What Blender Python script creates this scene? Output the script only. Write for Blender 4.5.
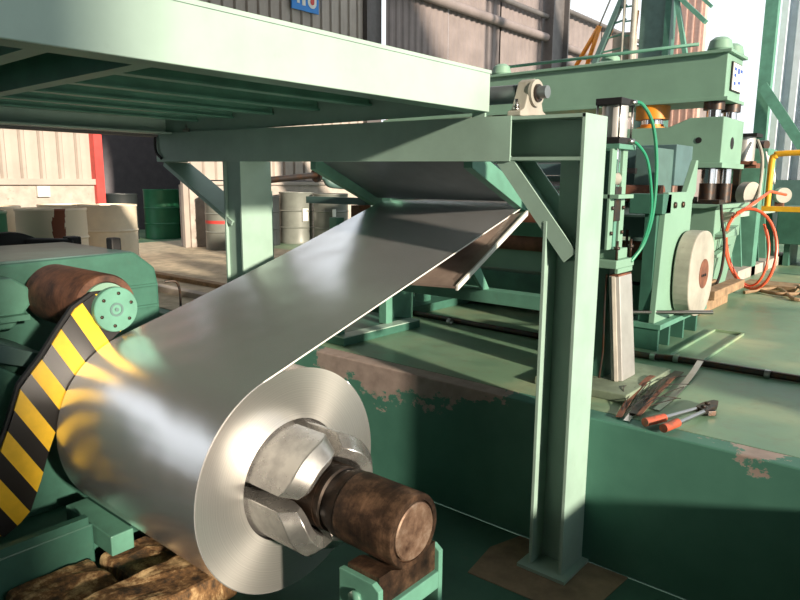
import bpy, bmesh, math, random
from mathutils import Vector, Matrix
random.seed(7)
D = bpy.data; SC = bpy.context.scene; COL = SC.collection
R = math.radians
for o in list(D.objects): D.objects.remove(o, do_unlink=True)

# ------------------------------------------------------------------ camera
cam_d = D.cameras.new('camera'); cam = D.objects.new('camera', cam_d); COL.objects.link(cam); SC.camera = cam
cam_d.sensor_fit = 'HORIZONTAL'; cam_d.sensor_width = 36.0; cam_d.lens = 667 / 800 * 36.0
cam_d.clip_start = 0.05; cam_d.clip_end = 400
_p, _r = R(10.1), R(0.4)
_fh = Vector((-math.sin(R(40.1)), math.cos(R(40.1)), 0))
_R = Vector((_fh.y, -_fh.x, 0)); _F = _fh * math.cos(_p) - Vector((0, 0, 1)) * math.sin(_p); _U = _R.cross(_F)
_R2 = _R * math.cos(_r) + _U * math.sin(_r); _U2 = _U * math.cos(_r) - _R * math.sin(_r)
cam.matrix_world = Matrix(((_R2.x, _U2.x, -_F.x, 0), (_R2.y, _U2.y, -_F.y, 0), (_R2.z, _U2.z, -_F.z, 1.1), (0, 0, 0, 1)))

# ------------------------------------------------------------------ world, sun, exposure
w = D.worlds.new('sky'); SC.world = w; w.use_nodes = True
_n = w.node_tree.nodes; _n.clear()
_o = _n.new('ShaderNodeOutputWorld'); _b = _n.new('ShaderNodeBackground')
_b.inputs[0].default_value = (0.90, 0.96, 1.0, 1); _b.inputs[1].default_value = 1.1
w.node_tree.links.new(_b.outputs[0], _o.inputs[0])
sd = D.lights.new('sun', 'SUN'); sun = D.objects.new('sun', sd); COL.objects.link(sun)
sd.energy = 6.8; sd.angle = R(2.5); sd.color = (1.0, 0.86, 0.68)
SUN_EL, SUN_AZ = R(15), R(-13)                      # azimuth from +X
_sv = Vector((math.cos(SUN_EL) * math.cos(SUN_AZ), math.cos(SUN_EL) * math.sin(SUN_AZ), math.sin(SUN_EL)))
sun.rotation_euler = _sv.to_track_quat('Z', 'Y').to_euler(); sun.location = (4, -2, 5)
vs = SC.view_settings
vs.view_transform = 'Standard'; vs.look = 'None'; vs.gamma = 1; vs.use_curve_mapping = False; vs.exposure = 0.3
SC.display_settings.display_device = 'sRGB'

# ------------------------------------------------------------------ materials
def lin(c): return tuple(((x / 255) / 12.92 if x / 255 <= .04045 else ((x / 255 + .055) / 1.055) ** 2.4) for x in c) + (1,)
class NT:
    def __init__(s, name):
        s.m = D.materials.new(name); s.m.use_nodes = True; s.t = s.m.node_tree; s.n = s.t.nodes
        s.p = s.n['Principled BSDF']
        s.tc = s.n.new('ShaderNodeTexCoord'); s.geo = s.n.new('ShaderNodeNewGeometry')
    def link(s, a, b): s.t.links.new(a, b)
    def noise(s, scale=5, detail=5, rough=.6, vec=None, sc=None):
        v = vec or s.geo.outputs['Position']
        if sc:
            mp = s.n.new('ShaderNodeMapping'); mp.inputs['Scale'].default_value = sc; s.link(v, mp.inputs['Vector']); v = mp.outputs[0]
        n = s.n.new('ShaderNodeTexNoise'); n.inputs['Scale'].default_value = scale; n.inputs['Detail'].default_value = detail
        n.inputs['Roughness'].default_value = rough; s.link(v, n.inputs['Vector']); return n.outputs['Fac']
    def ramp(s, fac, stops):
        r = s.n.new('ShaderNodeValToRGB'); e = r.color_ramp.elements
        while len(e) < len(stops): e.new(.5)
        for el, (p, c) in zip(e, stops): el.position = p; el.color = c if len(c) == 4 else lin(c)
        s.link(fac, r.inputs[0]); return r.outputs[0]
    def mix(s, fac, a, b):
        m = s.n.new('ShaderNodeMix'); m.data_type = 'RGBA'
        for k, v in ((0, fac), (6, a), (7, b)):
            if hasattr(v, 'is_output') or isinstance(v, bpy.types.NodeSocket): s.link(v, m.inputs[k])
            else: m.inputs[k].default_value = v
        return m.outputs[2]
    def math(s, op, a, b=None, c=None):
        m = s.n.new('ShaderNodeMath'); m.operation = op
        for k, v in enumerate((a, b, c)):
            if v is None: continue
            if isinstance(v, bpy.types.NodeSocket): s.link(v, m.inputs[k])
            else: m.inputs[k].default_value = v
        return m.outputs[0]
    def xyz(s, v=None):
        x = s.n.new('ShaderNodeSeparateXYZ'); s.link(v or s.geo.outputs['Position'], x.inputs[0]); return x.outputs
    def bump(s, h, st=.2, dist=.01):
        b = s.n.new('ShaderNodeBump'); b.inputs['Strength'].default_value = st; b.inputs['Distance'].default_value = dist
        s.link(h, b.inputs['Height']); s.link(b.outputs[0], s.p.inputs['Normal'])
    def set(s, col=None, rough=None, metal=None, spec=None):
        P = s.p.inputs
        for k, v in (('Base Color', col), ('Roughness', rough), ('Metallic', metal), ('Specular IOR Level', spec)):
            if v is None: continue
            if isinstance(v, bpy.types.NodeSocket): s.link(v, P[k])
            else: P[k].default_value = v
        return s.m
BLK, WHT = (0, 0, 0, 1), (1, 1, 1, 1)
def paint(name, c, var=.12, rough=.45, dirt=(96, 84, 66), dirt_amt=.18, sc=6, spec=.45):
    t = NT(name); c2 = tuple(max(0, x * (1 - var)) for x in c); c3 = tuple(min(255, x * (1 + var * .6)) for x in c)
    a = t.ramp(t.noise(sc), [(.3, c2), (.7, c3)])
    d = t.ramp(t.noise(sc * 3.1, 8, .7), [(.60, BLK), (.74, (dirt_amt,) * 3 + (1,))])
    t.set(t.mix(d, a, lin(dirt)), rough, 0, spec); t.bump(t.noise(60, 3), .06, .002); return t.m
def metal(name, c, rough=.3, var=.1, dirt=None, sc=8, mt=1.0):
    t = NT(name); c2 = tuple(x * (1 - var) for x in c)
    a = t.ramp(t.noise(sc), [(.3, c2), (.7, c)])
    if dirt: a = t.mix(t.ramp(t.noise(sc * 2, 8, .7), [(.45, BLK), (.62, WHT)]), a, lin(dirt))
    t.set(a, rough, mt); return t.m
M = {}
M['mint'] = paint('mint paint', (160, 184, 173), .05, sc=3, dirt_amt=.10)
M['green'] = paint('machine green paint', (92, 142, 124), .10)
M['frame'] = paint('frame green paint', (148, 176, 164), .06, dirt_amt=.10, sc=4)
M['press'] = paint('press green paint', (124, 160, 141), .06, sc=2, dirt_amt=.08)
M['dark'] = paint('dark green paint', (60, 104, 90), .12)
M['teal'] = paint('teal grey paint', (84, 112, 108), .10)
M['bluegreen'] = paint('blue green paint', (84, 112, 114), .1)
M['black'] = paint('black rubber', (26, 26, 28), .2, .6)
M['white'] = paint('white paint', (222, 222, 216), .04, dirt_amt=.1)
M['cream'] = paint('cream cladding', (170, 160, 152), .06, .6, dirt_amt=.15, sc=2)
M['greyclad'] = paint('weathered grey cladding', (126, 116, 115), .10, .7, sc=2)
M['greydark'] = paint('dark grey steel', (92, 88, 88), .1, .6)
M['rightclad'] = paint('pale cladding', (206, 214, 222), .05, .6, dirt_amt=.05)
M['rose'] = paint('rosy cladding', (196, 160, 146), .08, .7)
M['concrete'] = paint('concrete', (176, 166, 158), .12, .85, dirt_amt=.5)
M['yard'] = paint('yard concrete', (190, 176, 152), .16, .85, dirt_amt=.5)
M['roof'] = paint('roof sheet', (120, 118, 116), .1, .7)
M['red'] = paint('red paint', (206, 70, 66), .1)
M['yellow'] = paint('yellow paint', (228, 170, 40), .1)
M['orange'] = paint('orange paint', (222, 140, 40), .1)
M['blue'] = paint('blue sign paint', (40, 132, 216), .05, dirt_amt=.03)
M['bluedot'] = paint('blue print', (60, 90, 170), .05)
M['drumcream'] = paint('cream drum paint', (236, 222, 198), .05, .5, dirt_amt=.15)
M['drumgrey'] = paint('grey drum paint', (120, 124, 118), .08, .4)
M['drumgreen'] = paint('green drum paint', (44, 118, 84), .08, .4)
M['drumdark'] = paint('dark drum paint', (44, 50, 52), .1, .5)
M['rubber_hose'] = paint('green hose', (40, 140, 105), .08, .35)
M['redhose'] = paint('red orange hose', (232, 96, 62), .08, .35)
M['wood'] = paint('weathered timber', (150, 124, 96), .2, .8, sc=12)
M['rustplate'] = paint('rusty brown steel', (116, 74, 56), .25, .7, sc=10)
M['darkroom'] = paint('dark interior', (104, 100, 106), .08, .9)
M['steel'] = metal('plain steel', (180, 180, 178), .3)
M['chrome'] = metal('chrome', (225, 225, 225), .15)
M['alu'] = metal('aluminium', (205, 203, 200), .38, mt=.6)
M['castmetal'] = paint('cast housing grey', (166, 162, 152), .12, .5, dirt_amt=.4)
M['greysteel'] = metal('grey roller steel', (118, 126, 130), .38, mt=.35)
M['darksteel'] = metal('dark steel', (70, 66, 64), .4, mt=.7, dirt=(86, 62, 46))
M['redrust'] = metal('orange grip', (196, 84, 54), .5, mt=0, dirt=(120, 70, 50))

def rusty(name, base, rust, dark, metalness=.55, rough=.45, axis_sc=(1, 14, 14)):
    t = NT(name)
    a = t.ramp(t.noise(7, 8, .7), [(.36, dark), (.5, rust), (.66, base)])
    s = t.ramp(t.noise(3, 6, .7, sc=(30, 2, 2)), [(.4, (.62,) * 3 + (1,)), (.65, WHT)])
    m = t.n.new('ShaderNodeMix'); m.data_type = 'RGBA'; m.blend_type = 'MULTIPLY'; m.inputs[0].default_value = .8
    t.link(a, m.inputs[6]); t.link(s, m.inputs[7])
    t.set(m.outputs[2], rough, metalness); t.bump(t.noise(40, 6), .25, .003); return t.m
M['mandrel'] = rusty('worn mandrel steel', (134, 104, 82), (78, 60, 48), (34, 29, 27))
M['mandreldark'] = rusty('oily mandrel steel', (70, 52, 40), (48, 38, 30), (24, 20, 18))
M['tip'] = rusty('scuffed end cap steel', (176, 156, 138), (134, 108, 90), (80, 58, 46), .5, .5)
M['rustroll'] = rusty('rusty rubber roller', (122, 82, 60), (94, 62, 46), (58, 38, 30), .1, .7)
t = NT('grimy concrete')
a = t.ramp(t.noise(6, 10, .75, sc=(1, 1, .5)), [(.40, (48, 38, 26)), (.5, (120, 88, 54)), (.62, (214, 184, 136))])
t.set(a, .85); t.bump(t.noise(18, 8), .5, .01); M['oldblock'] = t.m
M['flapplate'] = paint('worn brown grey plate', (150, 134, 124), .15, .35)
M['dirtyplate'] = paint('dirty green plate', (124, 138, 118), .2, .7, dirt_amt=.6)
M['grout'] = paint('dusty grout', (128, 112, 92), .2, .9, dirt_amt=.6)

# bare strip: soft mirror with long gentle waves
t = NT('galvanised strip')
t.set((.91, .91, .93, 1), .27, .86)
hw = t.noise(1.6, 2, .5, sc=(1, 1.0, 1.0)); t.bump(hw, .5, .035)
M['strip'] = t.m
# coil side: thousands of edges, radial anisotropy
t = NT('wound strip edges')
px = t.xyz(t.tc.outputs['Object'])
rr = t.math('SQRT', t.math('ADD', t.math('POWER', px[1], 2), t.math('POWER', px[2], 2)))
wv = t.n.new('ShaderNodeTexNoise'); wv.noise_dimensions = '1D'; wv.inputs['Scale'].default_value = 260; wv.inputs['Detail'].default_value = 3
t.link(rr, wv.inputs['W'])
t.set(t.ramp(wv.outputs['Fac'], [(.3, (206, 205, 202)), (.7, (226, 224, 220))]), .31, .88)
t.p.inputs['Anisotropic'].default_value = .75
tn = t.n.new('ShaderNodeTangent'); tn.direction_type = 'RADIAL'; tn.axis = 'X'; t.link(tn.outputs[0], t.p.inputs['Tangent'])
t.bump(wv.outputs['Fac'], .05, .0006)
M['coilface'] = t.m
# machined expander segments
t = NT('machined steel')
t.set(t.ramp(t.noise(9, 6), [(.35, (190, 188, 186)), (.6, (226, 224, 220))]), t.ramp(t.noise(5), [(.3, (.2,) * 3 + (1,)), (.7, (.36,) * 3 + (1,))]), .88)
M['machined'] = t.m
# hazard stripes, painted in the plate's own plane
t = NT('hazard stripe paint')
px = t.xyz()
M['hazard_nt'] = None
def hazard():
    t = NT('hazard stripes'); p = t.xyz()
    # stripe lines run along direction (Y,Z) = (.14,-.27) -> normal (.27,.14)/.304
    u = t.math('ADD', t.math('MULTIPLY', p[1], .877), t.math('MULTIPLY', p[2], .480))
    f = t.math('FRACT', t.math('DIVIDE', t.math('ADD', u, 10 - .997), .1446))
    k = t.math('LESS_THAN', f, .5)
    col = t.mix(k, lin((30, 27, 26)), lin((240, 192, 44)))
    g = t.ramp(t.noise(14, 6), [(.4, (.86,) * 3 + (1,)), (.7, WHT)])
    m = t.n.new('ShaderNodeMix'); m.data_type = 'RGBA'; m.blend_type = 'MULTIPLY'; m.inputs[0].default_value = 1
    t.link(col, m.inputs[6]); t.link(g, m.inputs[7]); t.set(m.outputs[2], .4); return t.m
D.materials.remove(t.m); del M['hazard_nt']
M['hazard'] = hazard()
# upper green floor with wear
t = NT('worn green floor paint')
a = t.ramp(t.noise(1.1, 5, .55), [(.34, (92, 130, 108)), (.52, (122, 152, 124)), (.68, (168, 174, 140))])
d = t.ramp(t.noise(9, 8, .7), [(.5, BLK), (.78, (.55,) * 3 + (1,))])
col = t.mix(d, a, lin((120, 112, 92)))
t.set(col, t.ramp(t.noise(2.2), [(.3, (.28,) * 3 + (1,)), (.7, (.5,) * 3 + (1,))]), 0, .5); t.bump(t.noise(25, 5), .08, .004)
M['floor'] = t.m
t = NT('pit floor paint')
t.set(t.ramp(t.noise(2.2, 7, .65), [(.3, (46, 82, 70)), (.6, (60, 100, 86)), (.8, (90, 98, 84))]), .6, 0); t.bump(t.noise(20, 5), .15, .006)
M['pitfloor'] = t.m
# pit wall: green paint flaking off pinkish render, mostly below the edge
t = NT('flaking green wall paint')
p = t.xyz()
big = t.noise(3.2, 12, .74, sc=(1, 1, 1.5)); fine = t.noise(8.5, 10, .7)
up = t.math('MULTIPLY_ADD', p[2], 1.3, .10)                        # more loss near the edge
bx = t.math('ABSOLUTE', t.math('ADD', p[0], 2.5)); zone = t.math('MULTIPLY_ADD', bx, -.48, .54); bx2 = t.math('MULTIPLY_ADD', t.math('ABSOLUTE', t.math('ADD', p[0], .55)), -.50, .24); zone = t.math('MAXIMUM', t.math('MAXIMUM', zone, bx2), 0.0)
zd = t.math('MAXIMUM', t.math('MULTIPLY_ADD', p[2], 2.2, 1.02), 0.0)
zone = t.math('MULTIPLY', zone, t.math('MINIMUM', zd, 1.0))
s = t.math('ADD', t.math('ADD', big, t.math('MULTIPLY', up, .35)), zone)
k1 = t.ramp(s, [(.735, BLK), (.742, WHT)])
k2 = t.ramp(t.math('ADD', fine, t.math('MULTIPLY', up, .25)), [(.665, BLK), (.671, WHT)])
k = t.math('MAXIMUM', k1, k2)
g = t.ramp(t.noise(3, 6), [(.3, (62, 110, 96)), (.7, (76, 126, 110))])
pk = t.ramp(t.noise(12, 6), [(.3, (140, 124, 118)), (.7, (168, 150, 142))])
t.set(t.mix(k, g, pk), .6); t.bump(t.math('SUBTRACT', 1.0, k), .4, .004)
M['pitwall'] = t.m

# ------------------------------------------------------------------ mesh helpers
WL = {}                                          # world location of every object made
def wl(o): return WL.get(o.name, Vector((0, 0, 0))) if o else Vector((0, 0, 0))
def props(o, label=None, cat=None, group=None, kind=None):
    if label: o['label'] = label
    if cat: o['category'] = cat
    if group: o['group'] = group
    if kind: o['kind'] = kind
    return o
def thing(name, label, cat, loc=(0, 0, 0), group=None):
    o = D.objects.new(name, None); COL.objects.link(o); o.location = loc; o.empty_display_size = .1
    WL[o.name] = Vector(loc); return props(o, label, cat, group)
class MB:
    def __init__(s): s.v = []; s.f = []; s.sm = []
    def add(s, v, f, smooth=False):
        n = len(s.v); s.v += [Vector(x) for x in v]; s.f += [tuple(n + i for i in q) for q in f]; s.sm += [smooth] * len(f); return s
    def box(s, x0, x1, y0, y1, z0, z1):
        x0, x1 = sorted((x0, x1)); y0, y1 = sorted((y0, y1)); z0, z1 = sorted((z0, z1))
        return s.add([(x0, y0, z0), (x1, y0, z0), (x1, y1, z0), (x0, y1, z0), (x0, y0, z1), (x1, y0, z1), (x1, y1, z1), (x0, y1, z1)],
                     [(0, 3, 2, 1), (4, 5, 6, 7), (0, 1, 5, 4), (1, 2, 6, 5), (2, 3, 7, 6), (3, 0, 4, 7)])
    def hexa(s, q0, q1):                          # two quads, joined
        return s.add(list(q0) + list(q1), [(3, 2, 1, 0), (4, 5, 6, 7), (0, 1, 5, 4), (1, 2, 6, 5), (2, 3, 7, 6), (3, 0, 4, 7)])
    def prism(s, poly, ax, a, b):                 # poly in the other two axes (cyclic order), extruded from a to b along ax
        def P(u, v, t): return {'x': (t, u, v), 'y': (u, t, v), 'z': (u, v, t)}[ax]
        n = len(poly); v = [P(u, w_, a) for u, w_ in poly] + [P(u, w_, b) for u, w_ in poly]
        return s.add(v, [tuple(range(n))[::-1], tuple(range(n, 2 * n))] + [(i, (i + 1) % n, n + (i + 1) % n, n + i) for i in range(n)])
    def beam(s, p0, p1, wdt, hgt, up=(0, 0, 1)):  # rectangular bar
        p0, p1 = Vector(p0), Vector(p1); d = (p1 - p0).normalized(); u = Vector(up)
        if abs(d.dot(u)) > .98: u = Vector((0, 1, 0))
        r = d.cross(u).normalized() * wdt / 2; u = r.cross(d).normalized() * hgt / 2
        return s.hexa([p0 - r - u, p0 + r - u, p0 + r + u, p0 - r + u], [p1 - r - u, p1 + r - u, p1 + r + u, p1 - r + u])
    def lathe(s, prof, p0, d, n=32, caps=True):   # prof [(t along d, r)]
        p0 = Vector(p0); d = Vector(d).normalized(); a = d.orthogonal().normalized(); b = d.cross(a)
        vs_ = []; fs = []
        for t_, r in prof:
            for i in range(n):
                an = 2 * math.pi * i / n; vs_.append(p0 + d * t_ + (a * math.cos(an) + b * math.sin(an)) * r)
        for j in range(len(prof) - 1):
            for i in range(n):
                k = (i + 1) % n; fs.append((j * n + i, j * n + k, (j + 1) * n + k, (j + 1) * n + i))
        if caps: fs.append(tuple(range(n))[::-1]); fs.append(tuple((len(prof) - 1) * n + i for i in range(n)))
        return s.add(vs_, fs, True)
    def cyl(s, p0, p1, r, n=20, r2=None):
        p0, p1 = Vector(p0), Vector(p1); L = (p1 - p0).length
        return s.lathe([(0, r), (L, r if r2 is None else r2)], p0, p1 - p0, n)
    def ring(s, c, d, ro, ri, t, n=40):           # washer of thickness t
        c = Vector(c); s.lathe([(0, ri), (0, ro), (t, ro), (t, ri), (0, ri)], c, d, n, caps=False); return s
    def tube(s, pts, r, n=8):
        pts = [Vector(p) for p in pts]; m = len(pts); vs_ = []; fs = []; prev = None
        for i, p in enumerate(pts):
            d = (pts[min(i + 1, m - 1)] - pts[max(i - 1, 0)]).normalized()
            a = d.orthogonal().normalized() if prev is None else (prev - d * prev.dot(d)).normalized()
            prev = a; b = d.cross(a)
            for k in range(n):
                an = 2 * math.pi * k / n; vs_.append(p + (a * math.cos(an) + b * math.sin(an)) * r)
        for j in range(m - 1):
            for i in range(n):
                k = (i + 1) % n; fs.append((j * n + i, j * n + k, (j + 1) * n + k, (j + 1) * n + i))
        fs.append(tuple(range(n))[::-1]); fs.append(tuple((m - 1) * n + i for i in range(n)))
        return s.add(vs_, fs, True)
    def build(s, name, mat, parent=None, bevel=0, origin=None, sharp=35):
        lo = Vector([min(v[i] for v in s.v) for i in range(3)]); hi = Vector([max(v[i] for v in s.v) for i in range(3)])
        c = Vector(origin) if origin else Vector(((lo.x + hi.x) / 2, (lo.y + hi.y) / 2, lo.z))
        me = D.meshes.new(name); me.from_pydata([v - c for v in s.v], [], s.f); me.update()
        bm = bmesh.new(); bm.from_mesh(me); bmesh.ops.recalc_face_normals(bm, faces=bm.faces)
        bm.faces.ensure_lookup_table()
        for e in bm.edges:
            e.smooth = not (len(e.link_faces) != 2 or e.calc_face_angle(0) > R(sharp))
        bm.to_mesh(me); bm.free()
        for p_, sm in zip(me.polygons, s.sm): p_.use_smooth = sm
        o = D.objects.new(name, me); COL.objects.link(o)
        me.materials.append(M[mat] if isinstance(mat, str) else mat)
        if bevel:
            b = o.modifiers.new('bevel', 'BEVEL'); b.width = bevel; b.segments = 2; b.limit_method = 'ANGLE'; b.angle_limit = R(40); b.harden_normals = False
        if parent: o.parent = parent
        o.location = c - wl(parent); WL[o.name] = c; return o
def kids(o): return [c for c in D.objects if c.parent == o]
def copy_tree(o, off=(0, 0, 0), label=None, parent=None, top=True):
    c = o.copy(); COL.objects.link(c)
    if top: c.location = Vector(o.location) + Vector(off)
    if parent: c.parent = parent
    WL[c.name] = wl(o) + Vector(off)
    if label: c['label'] = label
    for ch in kids(o): copy_tree(ch, off, None, c, False)
    return c
def smooth_path(pts, n=8):
    P = [Vector(p) for p in pts]; out = []
    for i in range(len(P) - 1):
        a, b, c, d = P[max(i - 1, 0)], P[i], P[i + 1], P[min(i + 2, len(P) - 1)]
        for k in range(n):
            t_ = k / n; out.append(.5 * ((2 * b) + (c - a) * t_ + (2 * a - 5 * b + 4 * c - d) * t_ ** 2 + (3 * b - a - 3 * c + d) * t_ ** 3))
    return out + [P[-1]]
def bolt(mb, c, d, r=.012, h=.012):
    mb.lathe([(0, r), (h, r)], c, d, 6); return mb

# ================================================================== SETTING
PZ = -.74; WY = 2.9
def st(name, mb, mat, **k):
    o = mb.build(name, mat, **k); o['kind'] = 'structure'; return o
st('floor', MB().box(-30, 6.5, WY + .12, 40, -.9, 0).box(.25, 6.5, WY, WY + .12, -.9, 0), 'floor')
st('floor_pit', MB().box(-5.3, .25, -4, WY, PZ - .16, PZ), 'pitfloor')
st('wall_pit', MB().box(-5.3, .25, WY, WY + .12, PZ, 0), 'pitwall', bevel=.008)
st('floor_yard', MB().box(-30, -5.3, -6, WY + .12, -.9, 0), 'yard')
st('floor_walkway', MB().box(.25, 6.5, -6, WY, -.9, 0), 'floor')
st('wall_back', MB().box(-5.3, .25, -4.3, -4, -.9, 0), 'pitwall')
# apron on the left yard, paler concrete beyond the machine
st('floor_apron', MB().box(-11, -4.6, WY + .12, 7.0, 0, .006), 'yard')

# left wall: concrete plinth, cream panels, recess, grey sheets
WX = -9.7
wall = st('wall_left', MB().box(WX - .25, WX + .06, -4, 4.62, 0, 1.02).box(WX - .25, WX + .06, 6.15, 17.6, 0, 1.02), 'concrete')
def part_struct(name, mb, mat, parent, label=None, **k):
    o = mb.build(name, mat, parent, **k)
    if label: o['label'] = label
    return o
sill = part_struct('sill', MB().box(WX - .02, WX + .12, -4, 4.66, 1.02, 1.10).box(WX - .02, WX + .12, 6.15, 17.6, 1.02, 1.08), 'cream', wall)
pan = None
def clad(y0, y1, z0, z1, pitch, mat, x=WX):
    global pan
    n = int(round((y1 - y0) / pitch)); proto = None
    for i in range(n):
        y = y0 + i * pitch
        if proto is None:
            prof = [(x, y), (x + .035, y + .02), (x + .035, y + .06), (x, y + .08), (x + .006, y + pitch * .6), (x, y + pitch - .004), (x - .04, y + pitch - .004), (x - .04, y)]
            proto = MB().prism(prof, 'z', z0, z1).build('panel', mat, wall)
        else:
            c = proto.copy(); COL.objects.link(c); c.location = proto.location + Vector((0, i * pitch, 0))
clad(-1.0, 4.60, 1.10, 4.9, .245, 'cream')
clad(6.2, 10.3, 1.10, 5.0, .245, 'cream')
def corr(x, y0, y1, z0, z1, mat, pitch=.11, parent=None, name='corrugated_sheet', d=.03):
    m = MB(); n = int((y1 - y0) / pitch); v = []; f = []
    for i in range(n + 1):
        y = y0 + i * pitch; xx = x + (d if i % 2 else 0); v += [(xx, y, z0), (xx, y, z1), (xx, y + pitch * .6, z0), (xx, y + pitch * .6, z1)]
    for i in range(2 * n + 1): f.append((2 * i, 2 * i + 1, 2 * i + 3, 2 * i + 2))
    m.add(v, f); o = m.build(name, mat, parent); return o
for (a, b) in ((11.0, 13.2), (13.2, 15.4), (15.4, 17.55)): corr(WX, a, b, 1.08, 8.0, 'greyclad', parent=wall)
for (a, b, z) in ((18.9, 21.5, 6.15), (21.5, 24.5, 6.05), (24.5, 28, 5.95), (28, 34, 5.9)): corr(WX, a, b, .0, z, 'greyclad', parent=wall, pitch=.16)
part_struct('column_panel', MB().box(WX - .3, WX - .12, 10.3, 11.0, 0, 8), 'greydark', wall)
part_struct('column', MB().box(WX - .1, WX + .12, 10.3, 10.42, 0, 8).box(WX - .1, WX - .06, 10.42, 10.75, 0, 8), 'greydark', wall)
part_struct('column', MB().box(WX, WX + .35, 17.6, 17.66, 0, 8).box(WX, WX + .35, 18.5, 18.56, 0, 8).box(WX + .15, WX + .2, 17.66, 18.5, 0, 8), 'greydark', wall)
for (y0, y1, z, r) in ((11, 17.6, 5.07, .11), (11, 17.6, 5.62, .07), (18.6, 34, 5.0, .10), (18.6, 34, 4.55, .08), (18.6, 34, 6.0, .07)):
    part_struct('purlin', MB().cyl((WX + .16, y0, z), (WX + .16, y1, z), r, 12), 'greydark' if z > 5.5 else 'greyclad', wall)
# doorway recess with red edging
st('door_1', MB().box(WX - .1, WX + .14, 4.60, 4.72, 0, 4.4), 'red')
st('trim_1', MB().box(WX - .05, WX + .02, 6.06, 6.19, 0, 4.4), 'cream')
st('wall_recess', MB().box(-14.2, -14, -1, 12, 0, 5).box(-14, WX - .25, 9.5, 9.6, 0, 5), 'darkroom')
part_struct('electrical_box', MB().box(WX + .06, WX + .12, 4.16 - .36, 4.16 - .2, .86, 1.0), 'white', wall)
# roof over the near bays with an open eaves band to the left
roof = st('ceiling', MB().box(-10.2, 6.5, -6, 9.4, 8.0, 8.12), 'roof')
for i in range(4):
    y = -5 + i * 4.6
    part_struct('rafter', MB().box(-10.1, 6.4, y, y + .18, 7.65, 8.0), 'greydark', roof)
for i in range(6):
    x = -9 + i * 2.8
    part_struct('roof_purlin', MB().box(x, x + .1, -6, 9.3, 7.85, 7.98), 'greydark', roof)
# wall at the back right: gable sheets with a green column and brace
gab = st('wall_far', MB().box(-3.3, 6.5, 16.25, 16.3, 0, 7.9), 'rightclad')
for i in range(30):
    x = -3.42 + i * .30
    part_struct('corrugated_rib', MB().prism([(x, 16.25), (x + .03, 16.12), (x + .15, 16.12), (x + .18, 16.25)], 'z', 0, 7.9), 'rightclad', gab)
part_struct('column', MB().box(-3.66, -3.42, 15.9, 16.1, 0, 7.9), 'green', gab)
part_struct('brace', MB().beam((-3.55, 15.8, 3.1), (-2.3, 15.8, 1.25), .05, .20, (0, 0, 1)), 'green', gab)
part_struct('crossbeam', MB().box(-3.5, 1.5, 15.7, 15.85, .55, 1.18), 'teal', gab)
st('wall_right', MB().box(6.5, 6.6, -6, 9.4, 7.2, 8.0).box(6.5, 6.6, -6, -1.3, 0, 7.2), 'greyclad')  # out of view; near end closed off to cut sky light on near machines
for y in (-1.3, 9.1): st('trim_2', MB().box(6.5, 6.7, y, y + .3, 0, 7.2), 'greydark')
o = MB().box(2.45, 3.0, 2.95, 3.55, 0, 1.15).build('shadow_blocker', 'frame', None, bevel=.01); props(o, 'unseen green box added right of the pit to shade the upper floor', 'cabinet')  # out of view, added to cast a soft shadow across the upper floor
# back wall behind the camera side keeps the hall's dark end
st('wall_near', MB().box(-10, 6.5, -6.2, -6.0, 0, 8), 'greyclad')

# ================================================================== COIL AND UNCOILER
CY, CZ, CR = 1.70, -.116, .465
XR, XL = -2.0, -3.13
coil = thing('steel_coil', 'shiny steel strip coil on the mandrel with its end unwinding upward', 'coil', (XR, CY, CZ - CR))
# wound body
m = MB(); m.lathe([(0, .256), (0, CR - .008), (XR - XL, CR - .008), (XR - XL, .256), (0, .256)], (XL, CY, CZ), (1, 0, 0), 128, caps=False)
body = m.build('wound_roll', 'strip', coil, sharp=30)
m = MB(); m.ring((XR + .001, CY, CZ), (1, 0, 0), CR + .002, .256, .002, 128)
m.build('coil_side', 'coilface', coil, origin=(XR, CY, CZ))
# unwinding strip: tangent -> rises -> goes level
al = math.atan(.319); ty, tz = CY - CR * math.sin(al), CZ + CR * math.cos(al)
path = []
for k in range(61): a_ = al + R(300) * (1 - k / 60); path.append((CY - (CR + .002) * math.sin(a_), CZ + (CR + .002) * math.cos(a_)))
Y1, Z1 = 3.47, .944
for k in range(1, 15):
    f_ = k / 14; path.append((ty + (Y1 - ty) * f_, tz + .002 + (Z1 - tz) * f_))
path += [(3.52, .955), (3.60, .965), (3.8, .965), (4.6, .965), (6.6, .965)]
v = []; f = []; NX = 12
for q_, (y, z) in enumerate(path):
    for i in range(NX + 1):
        u_ = i / NX; f_ = min(max((q_ - 60) / 14, 0), 1)          # the far edge hangs a little slack
        v.append((XL + (XR - XL) * u_, y, z - (.012 * (1 - u_) + .004) * math.sin(math.pi * f_)))
for j in range(len(path) - 1):
    for i in range(NX): a_ = j * (NX + 1) + i; f.append((a_, a_ + 1, a_ + NX + 2, a_ + NX + 1))
m = MB(); m.add(v, f, True); strip = m.build('strip', 'strip', coil)
so = strip.modifiers.new('thickness', 'SOLIDIFY'); so.thickness = .004; so.offset = 1
m = MB()
for j in range(60, len(path) - 3):
    (y0, z0), (y1, z1) = path[j], path[j + 1]
    m.hexa([(XR, y0, z0 - .002), (XR + .002, y0, z0 - .002), (XR + .002, y0, z0 + .005), (XR, y0, z0 + .005)], [(XR, y1, z1 - .002), (XR + .002, y1, z1 - .002), (XR + .002, y1, z1 + .005), (XR, y1, z1 + .005)])
e = m.build('strip_edge', 'white', coil); e['label'] = 'bright sheared edge of the strip'

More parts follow.
